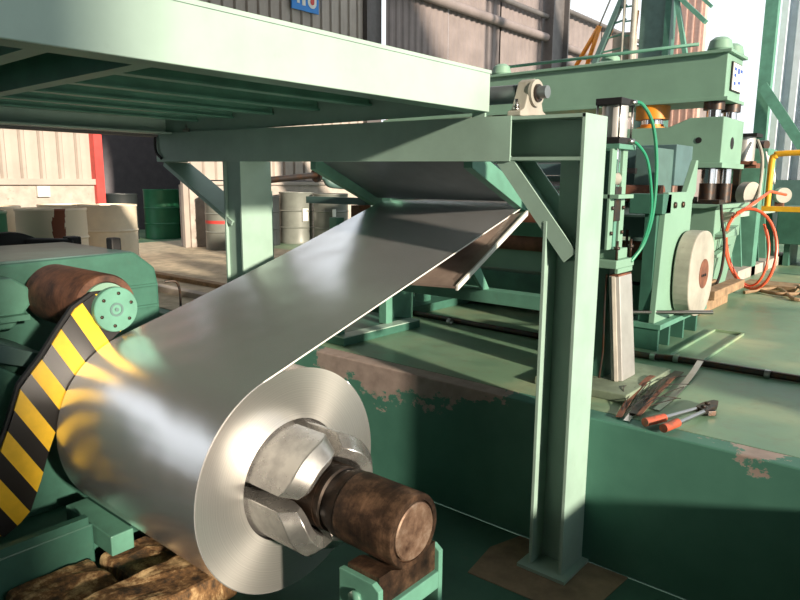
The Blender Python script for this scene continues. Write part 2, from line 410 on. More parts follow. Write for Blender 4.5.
# expanding mandrel
man = thing('mandrel', 'worn brown mandrel shaft with split shiny expander sleeve through the coil', 'shaft', (-1.7, CY, CZ - .25))
XH = -1.72
for q in range(4):
    a0 = R(81 + q * 90) + R(7); a1 = a0 + R(76); n = 14; v = []; f = []
    # section in (x, r): outer surface, chamfer, inner
    sec = [(XL + .1, .250), (XR - .02, .250), (XR + .01, .242), (XH - .050, .242), (XH, .190), (XH - .02, .152), (XH - .12, .134), (XL + .1, .134)]
    for i in range(n + 1):
        a_ = a0 + (a1 - a0) * i / n
        for (x, r) in sec:
            tp = 1.0
            x2 = x
            if x > XH - .08: x2 = x - .045 * abs(2 * i / n - 1) ** 4
            v.append((x2, CY + r * math.cos(a_), CZ + r * math.sin(a_)))
    k = len(sec)
    for i in range(n):
        for j in range(k): f.append((i * k + j, i * k + (j + 1) % k, (i + 1) * k + (j + 1) % k, (i + 1) * k + j))
    f.append(tuple(range(k))[::-1]); f.append(tuple(n * k + j for j in range(k)))
    m = MB(); m.add(v, f, True); m.build('expander_segment', 'machined', man, sharp=28, bevel=.003)
MB().cyl((XL, CY, CZ), (XH - .03, CY, CZ), .13, 40).build('core_shaft', 'mandreldark', man)
MB().lathe([(0, .128), (.06, .128), (.065, .118), (.10, .118), (.105, .132), (.15, .132)], (XH - .06, CY, CZ), (1, 0, 0), 48).build('collar', 'mandreldark', man)
MB().lathe([(0, .132), (.004, .135), (.268, .135), (.276, .131), (.276, .112), (.264, .110), (.264, .0)], (-1.635, CY, CZ), (1, 0, 0), 64, caps=False).build('shaft_end', 'mandrel', man)
MB().lathe([(0, .104), (.016, .104), (.021, .099), (.021, 0)], (-1.373, CY, CZ), (1, 0, 0), 64, caps=False).build('end_cap', 'tip', man)

# outboard support under the shaft end
sup = thing('outboard_support', 'green support bracket with rusty saddle under the mandrel end', 'bracket', (-1.45, 1.7, PZ))
SX0, SX1 = -1.555, -1.365
MB().prism([(SX0, -.25), (SX1 - .03, -.25), (SX1, -.27), (SX1, -.60), (SX0, -.60)], 'y', 1.52, 1.545).build('side_plate', 'green', sup, bevel=.004)
MB().prism([(SX0, -.25), (SX1 - .03, -.25), (SX1, -.27), (SX1, -.60), (SX0, -.60)], 'y', 1.86, 1.885).build('side_plate', 'green', sup, bevel=.004)
n = 16; out = [(1.545 + (1.86 - 1.545) * i / n, CZ - math.sqrt(max(.146 ** 2 - ((1.545 + (1.86 - 1.545) * i / n) - CY) ** 2, 0)) if abs((1.545 + (1.86 - 1.545) * i / n) - CY) < .13 else -.20) for i in range(n + 1)]
out = [(y, min(z, -.235)) for y, z in out]
MB().prism(out + [(1.86, -.35), (1.545, -.35)], 'x', SX0 + .02, SX1 - .02).build('saddle', 'mandrel', sup)
MB().box(SX0, SX1, 1.545, 1.86, -.42, -.35).build('crossbar', 'green', sup, bevel=.004)
MB().box(SX0 - .02, SX1 + .01, 1.5, 1.9, -.66, -.60).box(SX0 + .03, SX1 - .03, 1.58, 1.82, PZ, -.66).build('stand', 'green', sup, bevel=.005)
m = MB(); bolt(m, (-1.47, 1.52, -.33), (0, -1, 0), .03, .014); m.build('bolt', 'green', sup)

# uncoiler gearbox behind
hs = thing('uncoiler_housing', 'large green uncoiler gearbox housing behind the press roller', 'machine', (-4.6, 1.6, PZ))
MB().prism([(.2, PZ), (2.36, PZ), (2.36, .40), (2.34, .52), (2.20, .635), (.2, .60)], 'x', -5.1, -4.12).build('casing', 'dark', hs, bevel=.02)
MB().box(-5.15, -4.15, .1, 2.2, .60, .635).build('cover_plate', 'teal', hs, bevel=.006)
for (z0) in (.12, .26, .40): MB().box(-4.125, -4.10, 1.9, 2.34, z0, z0 + .015).build('seam', 'dark', hs)
MB().box(-4.44, -4.36, 2.17, 2.24, .60, .71).build('breather_cap', 'black', hs, bevel=.01)
MB().prism([(.2, .28), (1.38, .28), (1.48, .40), (1.48, .50), (1.40, .56), (.2, .56)], 'x', -4.12, -3.96).build('bearing_block', 'green', hs, bevel=.012)
MB().box(-3.98, -3.90, .2, 1.45, .33, .36).build('rib', 'green', hs)
MB().tube(smooth_path([(-4.08, 2.38, .42), (-4.05, 2.46, .40), (-4.05, 2.47, .2), (-4.06, 2.44, -.1)]), .008).build('pipe', 'darksteel', hs)
MB().prism([(.3, PZ), (2.0, PZ), (1.6, -.1), (1.2, .30), (.3, .30)], 'x', -4.1, -3.55).build('pedestal', 'dark', hs, bevel=.01)
MB().lathe([(0, .24), (.3, .24), (.32, .2), (.42, .18)], (-3.55, CY, CZ), (1, 0, 0), 40).build('spindle_nose', 'dark', hs)

# black wheel with yellow hub left behind the housing
pul = thing('cable_pulley', 'black drive wheel with yellow hub behind the green housing at left edge', 'wheel', (-5.9, 2.1, 0))
MB().lathe([(0, .30), (.02, .34), (.12, .34), (.14, .30), (.14, .22), (.10, .20), (.10, .0)], (-5.75, 2.02, .35), (1, -.2, 0), 40, caps=False).build('rim', 'black', pul)
MB().lathe([(0, .13), (.08, .10), (.08, 0)], (-5.66, 2.01, .36), (1, -.2, 0), 28, caps=False).build('hub', 'yellow', pul)
MB().cyl((-5.62, 2.1, .60), (-5.50, 2.42, .58), .045, 14).box(-5.60, -5.48, 2.38, 2.48, .52, .64).build('motor', 'black', pul, bevel=.01)
MB().box(-6.0, -5.5, 1.9, 2.8, 0, .14).box(-5.9, -5.8, 2.0, 2.25, .14, .3).box(-5.60, -5.48, 2.38, 2.48, .14, .52).build('stand', 'dark', pul)

# press arm: striped guard, rusty roller, hub disc
arm = thing('press_roller_arm', 'hold-down arm with black and yellow striped guard and rusty press roller', 'machine', (-3.4, 1.5, -.6))
GX = -3.14
outl = [(1.367, 0.501), (1.31, 0.431), (1.207, 0.295), (1.104, 0.183), (1.048, 0.033), (0.983, -0.117), (0.917, -0.267), (0.87, -0.398), (0.973, -0.491), (1.048, -0.449), (1.095, -0.407), (1.151, -0.276), (1.198, -0.145), (1.231, -0.07), (1.31, 0.08), (1.367, 0.145), (1.47, 0.267), (1.554, 0.342), (1.629, 0.389), (1.666, 0.482), (1.591, 0.557), (1.46, 0.557)]
MB().prism(outl, 'x', GX - .010, GX).build('striped_guard', 'hazard', arm)
MB().prism([(y - .012, z + .010) for y, z in outl], 'x', GX - .035, GX - .011).build('arm_plate', 'black', arm)
MB().lathe([(0, .158), (.01, .168), (.60, .168), (.62, .16), (.62, .128), (.605, .122), (.605, 0)], (-4.02, 1.64, .445), (1, 0, 0), 64, caps=False).build('press_roller', 'rustroll', arm)
MB().lathe([(0, .122), (.02, .122), (.02, 0)], (-3.41, 1.64, .445), (1, 0, 0), 48, caps=False).build('roller_end', 'press', arm)
MB().cyl((-3.40, 1.62, .44), (GX - .03, 1.58, .46), .08, 32).build('pivot', 'dark', arm)
dsk = MB().lathe([(0, .110), (.028, .110), (.032, .106), (.032, 0)], (GX + .0, 1.55, .475), (1, 0, 0), 56, caps=False).build('hub_disc', 'green', arm)
m = MB(); m.ring((GX + .032, 1.55, .475), (1, 0, 0), .034, .024, .004, 28); m.cyl((GX + .032, 1.55, .475), (GX + .038, 1.55, .475), .010, 12)
m.build('centre_ring', 'teal', dsk)
for k in range(6):
    a_ = R(20 + 60 * k); m = MB(); bolt(m, (GX + .031, 1.55 + .08 * math.cos(a_), .475 + .08 * math.sin(a_)), (1, 0, 0), .009, .005); m.build('bolt', 'darksteel', dsk)
MB().prism([(1.02, .30), (1.10, .34), (1.36, .22), (1.32, .16), (1.06, .26)], 'x', -3.95, -3.42).build('link_plate', 'teal', arm, bevel=.004)
MB().prism([(.7, .30), (1.04, .28), (1.28, .10), (1.0, -.40), (.7, -.6)], 'x', -3.9, -3.45).build('arm_body', 'green', arm, bevel=.015)

# base under the coil
ub = thing('uncoiler_undercarriage', 'dark green uncoiler base frame below the striped guard', 'machine', (-3.3, 1.2, PZ))
MB().box(-3.07, -2.98, .2, 1.30, -.70, -.50).build('rail', 'dark', ub, bevel=.008)
MB().box(-3.6, -3.07, .2, 1.9, -.72, -.64).build('frame', 'dark', ub, bevel=.008)
MB().box(-3.3, -2.83, 1.31, 1.42, -.62, -.52).build('crossbeam', 'green', ub, bevel=.006)
MB().box(-3.02, -2.98, .2, 1.28, -.50, -.46).build('flange', 'dark', ub)
for i, (x0, x1, y0, y1, z1) in enumerate(((-2.96, -2.66, .90, 1.26, -.64), (-2.60, -2.30, 1.02, 1.62, -.59), (-2.95, -2.62, 1.30, 1.75, -.645))):
    m = MB(); m.box(x0, x1, y0, y1, PZ, z1); o = m.build('concrete_block', 'oldblock', None, bevel=.02)
    props(o, ['small grimy concrete block beside the green base frame under the guard', 'tall grimy concrete block directly beneath the coil', 'low flat grimy concrete slab lying beneath the coil'][i], 'block')
    s_ = o.modifiers.new('sub', 'SUBSURF'); s_.subdivision_type = 'SIMPLE'; s_.levels = 3; s_.render_levels = 3
    tx = D.textures.new('rough', 'CLOUDS'); tx.noise_scale = .12; d_ = o.modifiers.new('rough', 'DISPLACE'); d_.texture = tx; d_.strength = .035; d_.texture_coords = 'GLOBAL'

# ================================================================== GANTRY
def dz(x): return (-(x + 1.26)) / 3.27 * .042
YF, YB = 2.68, 2.90
gan = thing('gantry_frame', 'green portal frame of steel beams standing in the pit over the strip', 'frame', (-1.34, 2.79, PZ))
def xbar(m, x0, x1, y0, y1, z0, z1):
    m.hexa([(x0, y0, z0 + dz(x0)), (x0, y1, z0 + dz(x0)), (x0, y1, z1 + dz(x0)), (x0, y0, z1 + dz(x0))], [(x1, y0, z0 + dz(x1)), (x1, y1, z0 + dz(x1)), (x1, y1, z1 + dz(x1)), (x1, y0, z1 + dz(x1))]); return m
m = MB(); xbar(m, -4.56, -1.256, YF, YB, 1.370, 1.385); xbar(m, -4.56, -1.272, YF, YB, 1.192, 1.207); xbar(m, -4.56, -1.272, 2.80, 2.812, 1.207, 1.370)
m.build('crossbeam', 'frame', gan)
m = MB(); xbar(m, -4.56, -1.61, YF - .006, YF + .004, 1.188, 1.388); m.build('cover_plate', 'frame', gan)
m = MB(); xbar(m, -4.60, -4.545, YF - .008, YB, 1.185, 1.44); m.build('end_plate', 'frame', gan, bevel=.004)
post = MB().box(-1.272, -1.255, YF, YB + .0, PZ + .02, 1.386).box(-1.43, -1.413, YF, YB, PZ + .02, .93).box(-1.413, -1.272, 2.785, 2.797, PZ + .02, 1.37).build('post', 'frame', gan, bevel=.002)
MB().box(-3.627, -3.61, YF, YB + .03, PZ + .02, 1.222).box(-3.80, -3.783, YF, YB + .03, PZ + .02, 1.222).box(-3.783, -3.627, 2.70, 2.712, PZ + .02, 1.222).build('post', 'frame', gan, bevel=.002)
def brace(p_top, p_bot, side, WD=.074, nm='brace'):
    a_, b_ = Vector((p_top[0], 0, p_top[1])), Vector((p_bot[0], 0, p_bot[1])); d = (b_ - a_).normalized(); nrm = Vector((-d.z, 0, d.x)) * side
    m = MB(); W = WD
    def slab(y0, y1, n0, n1):
        q = lambda P, yy, nn: P + nrm * nn + Vector((0, yy, 0))
        m.hexa([q(a_, y0, n0), q(a_, y1, n0), q(a_, y1, n1), q(a_, y0, n1)], [q(b_, y0, n0), q(b_, y1, n0), q(b_, y1, n1), q(b_, y0, n1)])
    slab(YF + .003, YF + .013, 0, W); slab(YB - .013, YB - .003, 0, W); slab(YF + .013, YB - .013, 0, .010)
    return m.build(nm, 'frame', gan)
brace((-1.70, 1.205), (-1.325, .755), 1)
brace((-4.52, 1.225), (-3.72, .83), -1, .03)
MB().box(-1.47, -1.22, 2.64, 2.898, PZ, PZ + .02).build('base_plate', 'frame', gan)
MB().box(-3.86, -3.56, 2.64, 2.898, PZ, PZ + .02).build('base_plate', 'frame', gan)
for k in range(3):
    MB().tube(smooth_path([(-4.60, 2.70 + .03 * 0, 1.42 - .0), (-4.58, 2.66, 1.40), (-4.57, 2.655, 1.30), (-4.50, 2.655, 1.25)]), .010).build('pipe', 'black', gan) if k == 0 else None
gr = MB().prism([(-1.62, 2.44), (-1.10, 2.46), (-1.04, 2.62), (-1.02, 2.9), (-1.20, 2.898), (-1.60, 2.898), (-1.66, 2.7)], 'z', PZ - .05, PZ + .004).build('grout_pad', 'grout', None); props(gr, 'dusty grout pad around the foot of the right gantry post', 'pad')

# deflector roller on top of the beam
rol = thing('deflector_roller', 'long grey deflector roller in bearing blocks on the gantry beam', 'roller', (-2.9, 2.80, 1.41))
ZR = 1.497
MB().lathe([(0, .03), (.03, .03), (.031, .042), (2.575, .042), (2.576, .028), (2.72, .028)], (-4.22, 2.80, ZR + dz(-4.22)), (2.72, 0, -.036), 28).build('roller_tube', 'greysteel', rol)
def pillow(x):
    zc = ZR + dz(x) - .004; zb = 1.386 + dz(x)
    b = MB(); b.prism([(2.68, zb), (2.92, zb), (2.92, zb + .022), (2.885, zb + .035), (2.855, zc), (2.835, zc + .05), (2.80, zc + .065), (2.765, zc + .05), (2.745, zc), (2.715, zb + .035), (2.68, zb + .022)], 'x', x - .035, x + .035)
    o = b.build('bearing_block', 'castmetal', rol, bevel=.005)
    m = MB(); m.ring((x + .033, 2.80, zc), (1, 0, 0), .060, .040, .016, 32); m.build('bearing_ring', 'castmetal', o)
    m = MB(); m.ring((x + .038, 2.80, zc), (1, 0, 0), .039, .026, .020, 32); m.build('seal_ring', 'darksteel', o)
    MB().lathe([(0, .026), (.05, .026), (.052, .022), (.052, 0)], (x + .035, 2.80, zc), (1, 0, 0), 24, caps=False).build('shaft_stub', 'steel', o)
    for yy in (2.70, 2.90):
        m = MB(); m.cyl((x, yy, zb + .02), (x, yy, zb + .075), .008, 8); bolt(m, (x, yy, zb + .024), (0, 0, 1), .016, .016); bolt(m, (x, yy, zb + .042), (0, 0, 1), .014, .012); m.build('mounting_bolt', 'steel', o)
pillow(-1.60); pillow(-4.22)
MB().box(-1.72, -1.50, 2.69, 2.90, 1.386, 1.390).build('shim', 'rustplate', rol)

# platform above
pf = thing('overhead_platform', 'pale green steel platform overhead with dark ribbed underside', 'platform', (-3.0, 1.0, 1.42))
PX, PXL, PYE, PYN = -1.745, -4.50, 2.705, -.9; PB, PT = 1.418, 1.600
MB().box(PX - .012, PX, PYN, PYE, PB, PT).build('side_panel', 'mint', pf, bevel=.003)
MB().box(PX - .10, PX - .012, PYN, PYE, PB, PB + .012).build('bottom_flange', 'green', pf)  # underside flange, deck, ribs and stringers: darker green paints in the shade
MB().box(PX - .10, PX + .004, PYN, PYE + .003, PT - .012, PT + .002).build('top_flange', 'mint', pf)
MB().box(PXL, PX - .012, PYE - .012, PYE, PB, PT - .012).build('end_panel', 'frame', pf)
MB().box(PXL, PXL + .012, PYN, PYE - .012, PB - .0, PT).box(PXL + .012, PXL + .12, PYN, PYE - .012, PB, PB + .012).build('side_panel', 'frame', pf)
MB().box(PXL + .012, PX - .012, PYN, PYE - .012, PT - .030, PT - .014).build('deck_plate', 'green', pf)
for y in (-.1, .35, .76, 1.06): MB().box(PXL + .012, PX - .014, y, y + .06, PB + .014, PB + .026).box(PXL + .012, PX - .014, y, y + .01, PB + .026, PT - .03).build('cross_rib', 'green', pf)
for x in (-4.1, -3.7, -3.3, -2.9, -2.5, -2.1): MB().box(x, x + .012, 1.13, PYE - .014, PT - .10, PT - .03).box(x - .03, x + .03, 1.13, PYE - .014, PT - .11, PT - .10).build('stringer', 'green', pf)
for x in (-1.83, -4.46): MB().box(x, x + .07, 2.69, 2.703, 1.386 + dz(x), PB).build('support_shim', 'frame', pf)
for x in (-1.86, -4.48): MB().box(x, x + .1, -.86, -.76, PZ, PB).build('support_leg', 'frame', pf)
o = MB().box(-4.66, -4.56, -.6, 2.675, 1.405, 1.475).build('side_rail', 'greydark', None, bevel=.006); props(o, 'grey steel rail running along the left side of the overhead platform', 'rail')
MB().box(-4.56, -4.50, .2, .3, 1.43, 1.46).build('bracket', 'greydark', o)

# ================================================================== ENTRY TABLE
et = thing('entry_table', 'green entry table with guide plates receiving the strip', 'table', (-2.6, 3.6, 0))
# upper guide (hinged plate hanging toward the coil)
MB().prism([(3.50, .985), (2.99, 1.215), (2.97, 1.30), (2.985, 1.30), (3.005, 1.222), (3.52, .993)], 'x', -3.16, -2.04).build('upper_guide_plate', 'greysteel', et)
for x in (-3.22, -2.04): MB().prism([(3.56, .93), (3.50, .93), (2.93, 1.17), (2.93, 1.34), (2.98, 1.34), (3.0, 1.25), (3.56, 1.02)], 'x', x, x + .055).build('guide_arm', 'green', et, bevel=.003)
MB().box(-3.22, -1.98, 3.50, 3.55, 1.005, 1.04).build('guide_bar', 'green', et)
MB().box(-3.3, -1.95, 3.15, 3.2, 1.24, 1.30).build('hinge_beam', 'green', et)
# lower guide flap
MB().hexa([(-2.60, 2.69, .545), (-1.90, 2.69, .575), (-1.90, 2.69, .585), (-2.60, 2.69, .555)], [(-2.60, 3.36, .80), (-1.90, 3.36, .925), (-1.90, 3.36, .935), (-2.60, 3.36, .81)]).build('lower_guide_plate', 'flapplate', et)
o = MB().hexa([(-1.902, 2.69, .565), (-1.890, 2.69, .565), (-1.890, 2.69, .592), (-1.902, 2.69, .592)], [(-1.902, 3.36, .915), (-1.890, 3.36, .915), (-1.890, 3.36, .942), (-1.902, 3.36, .942)]).build('guide_lip', 'white', et)
MB().box(-3.25, -1.62, 3.08, 3.16, .44, .515).build('crossbar', 'green', et, bevel=.003)
MB().prism([(2.9, .68), (3.0, .68), (3.12, .515), (3.06, .515)], 'x', -2.0, -1.98).build('flap_strut', 'green', et)
MB().box(-3.25, -1.70, 3.55, 3.62, .78, .86).build('crossbar', 'green', et, bevel=.003)
MB().box(-3.25, -3.17, 3.12, 3.70, .44, .515).build('side_beam', 'green', et, bevel=.003)
for (x, y) in ((-3.25, 3.12), (-3.25, 3.62)): MB().box(x, x + .07, y, y + .07, .06, .86).build('leg', 'green', et, bevel=.003)
for (x, y) in ((-1.70, 3.62), ): MB().box(x, x + .08, y, y + .08, 0, .86).build('leg', 'green', et, bevel=.003)
MB().box(-3.62, -3.10, 3.10, 3.92, 0, .055).build('floor_rail', 'dark', et, bevel=.004)
MB().box(-3.20, -3.10, 3.10, 3.92, .055, .062).build('rail_cap', 'mint', et)
# second foot further back
MB().box(-3.85, -3.42, 4.05, 5.5, 0, .07).build('floor_rail', 'dark', et, bevel=.004)
for y in (4.15, 4.5): MB().box(-3.62, -3.52, y, y + .1, .07, .62).build('leg', 'dark', et)
MB().cyl((-3.3, 3.75, .935), (-1.95, 3.75, .935), .025, 16).build('guide_roller', 'chrome', et)
MB().box(-2.46, -2.25, 2.93, 2.95, 1.215, 1.22).build('tag', 'steel', et) if False else None
# pinch rolls beyond: chromed upper, brown lower
pr = thing('pinch_roll_stand', 'roll stand with steel pinch rolls just behind the entry table', 'machine', (-2.6, 4.0, 0))
MB().cyl((-3.3, 3.95, 1.06), (-1.75, 3.95, 1.06), .085, 32).build('upper_roll', 'chrome', pr)
MB().cyl((-3.3, 3.95, .87), (-1.75, 3.95, .87), .085, 32).build('lower_roll', 'rustplate', pr)
for x in (-3.42, -1.75): MB().box(x, x + .12, 3.80, 4.08, .0, 1.22).build('side_frame', 'green', pr, bevel=.006)
MB().box(-3.42, -1.63, 3.82, 4.08, 1.22, 1.34).build('top_beam', 'teal', pr, bevel=.006)

# left side ledge and pipe behind the left post
o = MB().box(-4.36, -4.24, 3.30, 3.42, 0, 1.02).box(-4.24, -4.225, 3.28, 3.44, 0, 1.02).build('short_post', 'frame', None, bevel=.003); props(o, 'short green steel post behind the left gantry post', 'post')
gp = thing('gas_pipe', 'dark horizontal pipe with green valve elbow behind the left gantry post', 'pipe', (-4.6, 3.9, 0))
MB().cyl((-4.6, 3.35, 1.07), (-4.6, 4.26, 1.150), .028, 14).build('pipe_run', 'darksteel', gp)
MB().tube(smooth_path([(-4.6, 4.26, 1.150), (-4.59, 4.36, 1.14), (-4.57, 4.40, 1.08), (-4.54, 4.50, 1.065), (-4.50, 4.66, 1.05), (-4.45, 4.78, .98), (-4.42, 4.82, .80)]), .042, 12).build('elbow', 'teal', gp)
MB().lathe([(0, .065), (.025, .065)], (-4.6, 4.25, 1.148), (0, 1, .09), 20).build('flange', 'darksteel', gp)
MB().prism([(4.30, 1.17), (4.56, 1.165), (4.40, 1.28), (4.31, 1.25)], 'x', -4.62, -4.57).build('valve', 'press', gp)
MB().box(-4.65, -4.57, 3.38, 3.46, 0, 1.05).build('stand', 'dark', gp)
MB().box(-4.48, -4.36, 4.76, 4.88, 0, .82).build('support_leg', 'dark', gp)
o = MB().prism([(-3.9, .93), (-3.28, .93), (-3.28, .98), (-3.9, .98)], 'y', 3.50, 3.56).build('side_arm', 'teal', et); MB().box(-3.34, -3.26, 3.42, 3.54, .70, .93).build('arm_bracket', 'rustplate', et)
# ================================================================== LEVELLER (behind)
lv = thing('strip_leveller', 'long green levelling machine with brown rolls behind the entry table', 'machine', (-3.0, 5.2, 0))
MB().box(-4.6, -1.62, 4.95, 5.05, .70, .86).build('table_beam', 'bluegreen', lv, bevel=.004)
MB().box(-4.6, -1.62, 4.95, 5.9, .06, .34).build('lower_beam', 'dark', lv, bevel=.006)
MB().box(-4.5, -1.70, 5.0, 5.1, .36, .62).build('apron', 'press', lv)
MB().cyl((-4.4, 4.98, .60), (-1.75, 4.98, .60), .07, 20).build('idler_roll', 'rustplate', lv)
MB().cyl((-4.4, 5.10, 1.02), (-1.75, 5.10, 1.02), .065, 20).build('brown_roll', 'rustplate', lv)
MB().cyl((-4.4, 5.30, .90), (-1.75, 5.30, .90), .06, 20).build('steel_roll', 'steel', lv)
MB().box(-4.6, -1.80, 5.5, 5.9, 1.08, 1.40).build('upper_beam', 'bluegreen', lv, bevel=.006)
MB().box(-2.45, -2.37, 5.1, 5.5, .86, 1.36).build('side_frame', 'teal', lv, bevel=.004)
MB().box(-1.98, -1.82, 5.12, 5.5, .34, 1.36).build('end_frame', 'teal', lv, bevel=.006)
MB().box(-4.6, -4.3, 5.0, 6.0, .34, 1.4).build('end_frame', 'teal', lv, bevel=.006)
m = MB(); m.box(-2.06, -1.96, 5.08, 5.12, 1.17, 1.21); m.build('handle', 'black', lv)
MB().hexa([(-4.2, 4.75, .86), (-1.7, 4.75, .86), (-1.7, 4.75, .875), (-4.2, 4.75, .875)], [(-4.2, 4.95, .90), (-1.7, 4.95, .90), (-1.7, 4.95, .915), (-4.2, 4.95, .915)]).build('tray', 'mint', lv)

# ================================================================== CYLINDER STAND
cs = thing('cylinder_stand', 'green stand with upright silver pneumatic cylinder right of the gantry post', 'machine', (-1.42, 3.5, 0))
MB().box(-1.72, -1.20, 3.20, 3.86, 0, .045).build('base_plate', 'dirtyplate', cs, bevel=.006)
MB().box(-1.60, -1.42, 3.42, 3.60, .045, .655).build('column', 'dark', cs, bevel=.004)
MB().box(-1.64, -1.36, 3.36, 3.60, .655, .70).build('table_plate', 'press', cs, bevel=.004)
MB().box(-1.60, -1.385, 3.40, 3.56, .70, .755).build('riser_block', 'press', cs, bevel=.004)
MB().box(-1.375, -1.36, 3.38, 3.58, .63, .655).build('gusset', 'press', cs)
MB().box(-1.56, -1.42, 3.35, 3.36, .755, 1.26).build('back_plate', 'dark', cs)
MB().box(-1.42, -1.405, 3.33, 3.39, .755, 1.27).build('guide_flange', 'press', cs, bevel=.002)
MB().box(-1.42, -1.405, 3.47, 3.53, .755, 1.27).build('guide_flange', 'press', cs, bevel=.002)
MB().box(-1.56, -1.42, 3.43, 3.44, .755, 1.22).build('web_plate', 'dark', cs)
MB().box(-1.50, -1.40, 3.39, 3.47, .90, 1.08).build('slide_block', 'darksteel', cs, bevel=.005)
MB().cyl((-1.44, 3.46, 1.06), (-1.44, 3.46, 1.30), .016, 14).build('piston_rod', 'chrome', cs)
MB().cyl((-1.44, 3.39, 1.12), (-1.44, 3.49, 1.12), .035, 16).build('clevis', 'castmetal', cs)
MB().box(-1.48, -1.36, 3.33, 3.53, 1.02, 1.04).build('slide_bracket', 'press', cs)
for (y, z) in ((3.36, .84), (3.50, .84), (3.36, .97), (3.50, .97)):
    m = MB(); bolt(m, (-1.405, y, z), (1, 0, 0), .011, .012); m.build('bolt', 'darksteel', cs)
for (x, y) in ((-1.375, 3.39), (-1.375, 3.575), (-1.61, 3.39)):
    m = MB(); m.cyl((x, y, .70), (x, y, .80), .008, 8); bolt(m, (x, y, .755), (0, 0, 1), .017, .014); m.build('anchor_bolt', 'darksteel', cs)
MB().box(-1.53, -1.38, 3.35, 3.57, 1.27, 1.295).build('cylinder_mount', 'green', cs, bevel=.002)
MB().box(-1.53, -1.39, 3.37, 3.55, 1.295, 1.33).build('lower_cap', 'black', cs, bevel=.004)
MB().lathe([(0, .066), (.16, .066)], (-1.46, 3.46, 1.33), (0, 0, 1), 36).build('barrel', 'alu', cs)
MB().box(-1.53, -1.39, 3.37, 3.55, 1.49, 1.525).build('upper_cap', 'black', cs, bevel=.004)
for (x, y) in ((-1.52, 3.38), (-1.40, 3.38), (-1.40, 3.54), (-1.52, 3.54)): MB().cyl((x, y, 1.33), (x, y, 1.49), .006, 8).build('tie_rod', 'steel', cs)
MB().tube(smooth_path([(-1.39, 3.50, 1.508), (-1.35, 3.54, 1.50), (-1.31, 3.60, 1.40), (-1.29, 3.64, 1.20), (-1.29, 3.64, .95), (-1.32, 3.62, .78), (-1.36, 3.57, .69)]), .009).build('air_hose', 'rubber_hose', cs)
MB().tube(smooth_path([(-1.39, 3.50, 1.312), (-1.36, 3.53, 1.30), (-1.32, 3.58, 1.22), (-1.30, 3.62, 1.05), (-1.30, 3.63, .92), (-1.33, 3.61, .76), (-1.36, 3.56, .68)]), .008).build('air_hose', 'rubber_hose', cs)
for z in (1.312, 1.508): MB().cyl((-1.40, 3.49, z), (-1.37, 3.515, z), .013, 10).build('hose_fitting', 'steel', cs)
MB().tube([(-1.43, 3.41, .62), (-1.43, 3.405, .45), (-1.425, 3.41, .2), (-1.43, 3.39, .05)], .006).build('chain', 'darksteel', cs)
# leaning channel cover
o = thing('channel_cover', 'long pale grey metal channel leaning upright against the green stand', 'cover', (-1.33, 3.42, .045))
MB().hexa([(-1.365, 3.40, .046), (-1.310, 3.42, .046), (-1.310, 3.60, .046), (-1.365, 3.60, .046)], [(-1.415, 3.40, .612), (-1.362, 3.42, .612), (-1.362, 3.585, .612), (-1.415, 3.585, .612)]).build('body', 'alu', o, bevel=.004)
MB().hexa([(-1.345, 3.395, .046), (-1.330, 3.402, .046), (-1.330, 3.412, .046), (-1.345, 3.405, .046)], [(-1.397, 3.395, .612), (-1.382, 3.402, .612), (-1.382, 3.412, .612), (-1.397, 3.405, .612)]).build('ridge', 'castmetal', o)
MB().box(-1.412, -1.364, 3.405, 3.58, .612, .620).build('rusty_end', 'rustplate', o)

# ================================================================== SECOND STAND WITH PULLEY GUARD
s2 = thing('pulley_stand', 'green tapered side frame carrying a round cream pulley guard', 'machine', (-1.5, 4.7, 0))
MB().prism([(4.40, .18), (4.98, .18), (5.00, .98), (5.06, 1.04), (5.06, 1.26), (5.02, 1.26), (4.86, 1.04), (4.50, 1.04), (4.46, .9)], 'x', -1.54, -1.50).build('side_frame', 'press', s2, bevel=.004)
MB().box(-1.62, -1.54, 4.42, 4.50, .18, .90).build('front_rib', 'dark', s2, bevel=.003)
MB().box(-1.72, -1.50, 4.40, 4.56, .90, 1.03).build('head_block', 'dark', s2, bevel=.004)
MB().box(-1.70, -1.45, 4.38, 5.4, .145, .18).build('base_top', 'green', s2, bevel=.003)
MB().box(-1.70, -1.465, 4.39, 4.42, 0, .145).build('base_plate', 'dark', s2, bevel=.003)
for y in (4.60, 4.90, 5.20): MB().box(-1.68, -1.465, y, y + .03, 0, .145).build('base_rib', 'dark', s2)
for (y) in (4.62, 4.78):
    m = MB(); bolt(m, (-1.50, y, .955), (1, 0, 0), .022, .014); m.build('bolt', 'darksteel', s2)
# guard: rounded slab, axis along X
outg = []
for k in range(40):
    a_ = 2 * math.pi * k / 40; c_, s_ = math.cos(a_), math.sin(a_)
    outg.append((4.93 + .28 * math.copysign(abs(c_) ** .8, c_), .475 + .30 * math.copysign(abs(s_) ** .8, s_)))
g = MB().prism(outg, 'x', -1.485, -1.375).build('pulley_guard', 'castmetal', s2, bevel=.008)
MB().lathe([(0, .105), (.006, .105)], (-1.378, 4.97, .47), (1, 0, 0), 36).build('guard_hole', 'rustplate', g)
for k in range(3):
    m = MB(); bolt(m, (-1.372, 4.92 + .04 * k, .47 - .01), (1, 0, 0), .010, .006); m.build('bolt', 'black', g)
MB().cyl((-1.52, 4.93, .475), (-1.47, 4.93, .475), .10, 24).build('bearing', 'darksteel', s2)
o = MB().cyl((-1.72, 4.30, .245), (-1.20, 4.62, .265), .014, 12).build('control_lever', 'steel', None); props(o, 'steel lever rod across the foot of the tapered green side frame', 'rod')
o = MB().tube([(-1.78, 4.55, .78), (-1.76, 4.50, .4), (-1.80, 4.42, .03)], .010).build('conduit_drop', 'darksteel', None); props(o, 'thin dark conduit hanging beside the tapered green side frame', 'conduit')
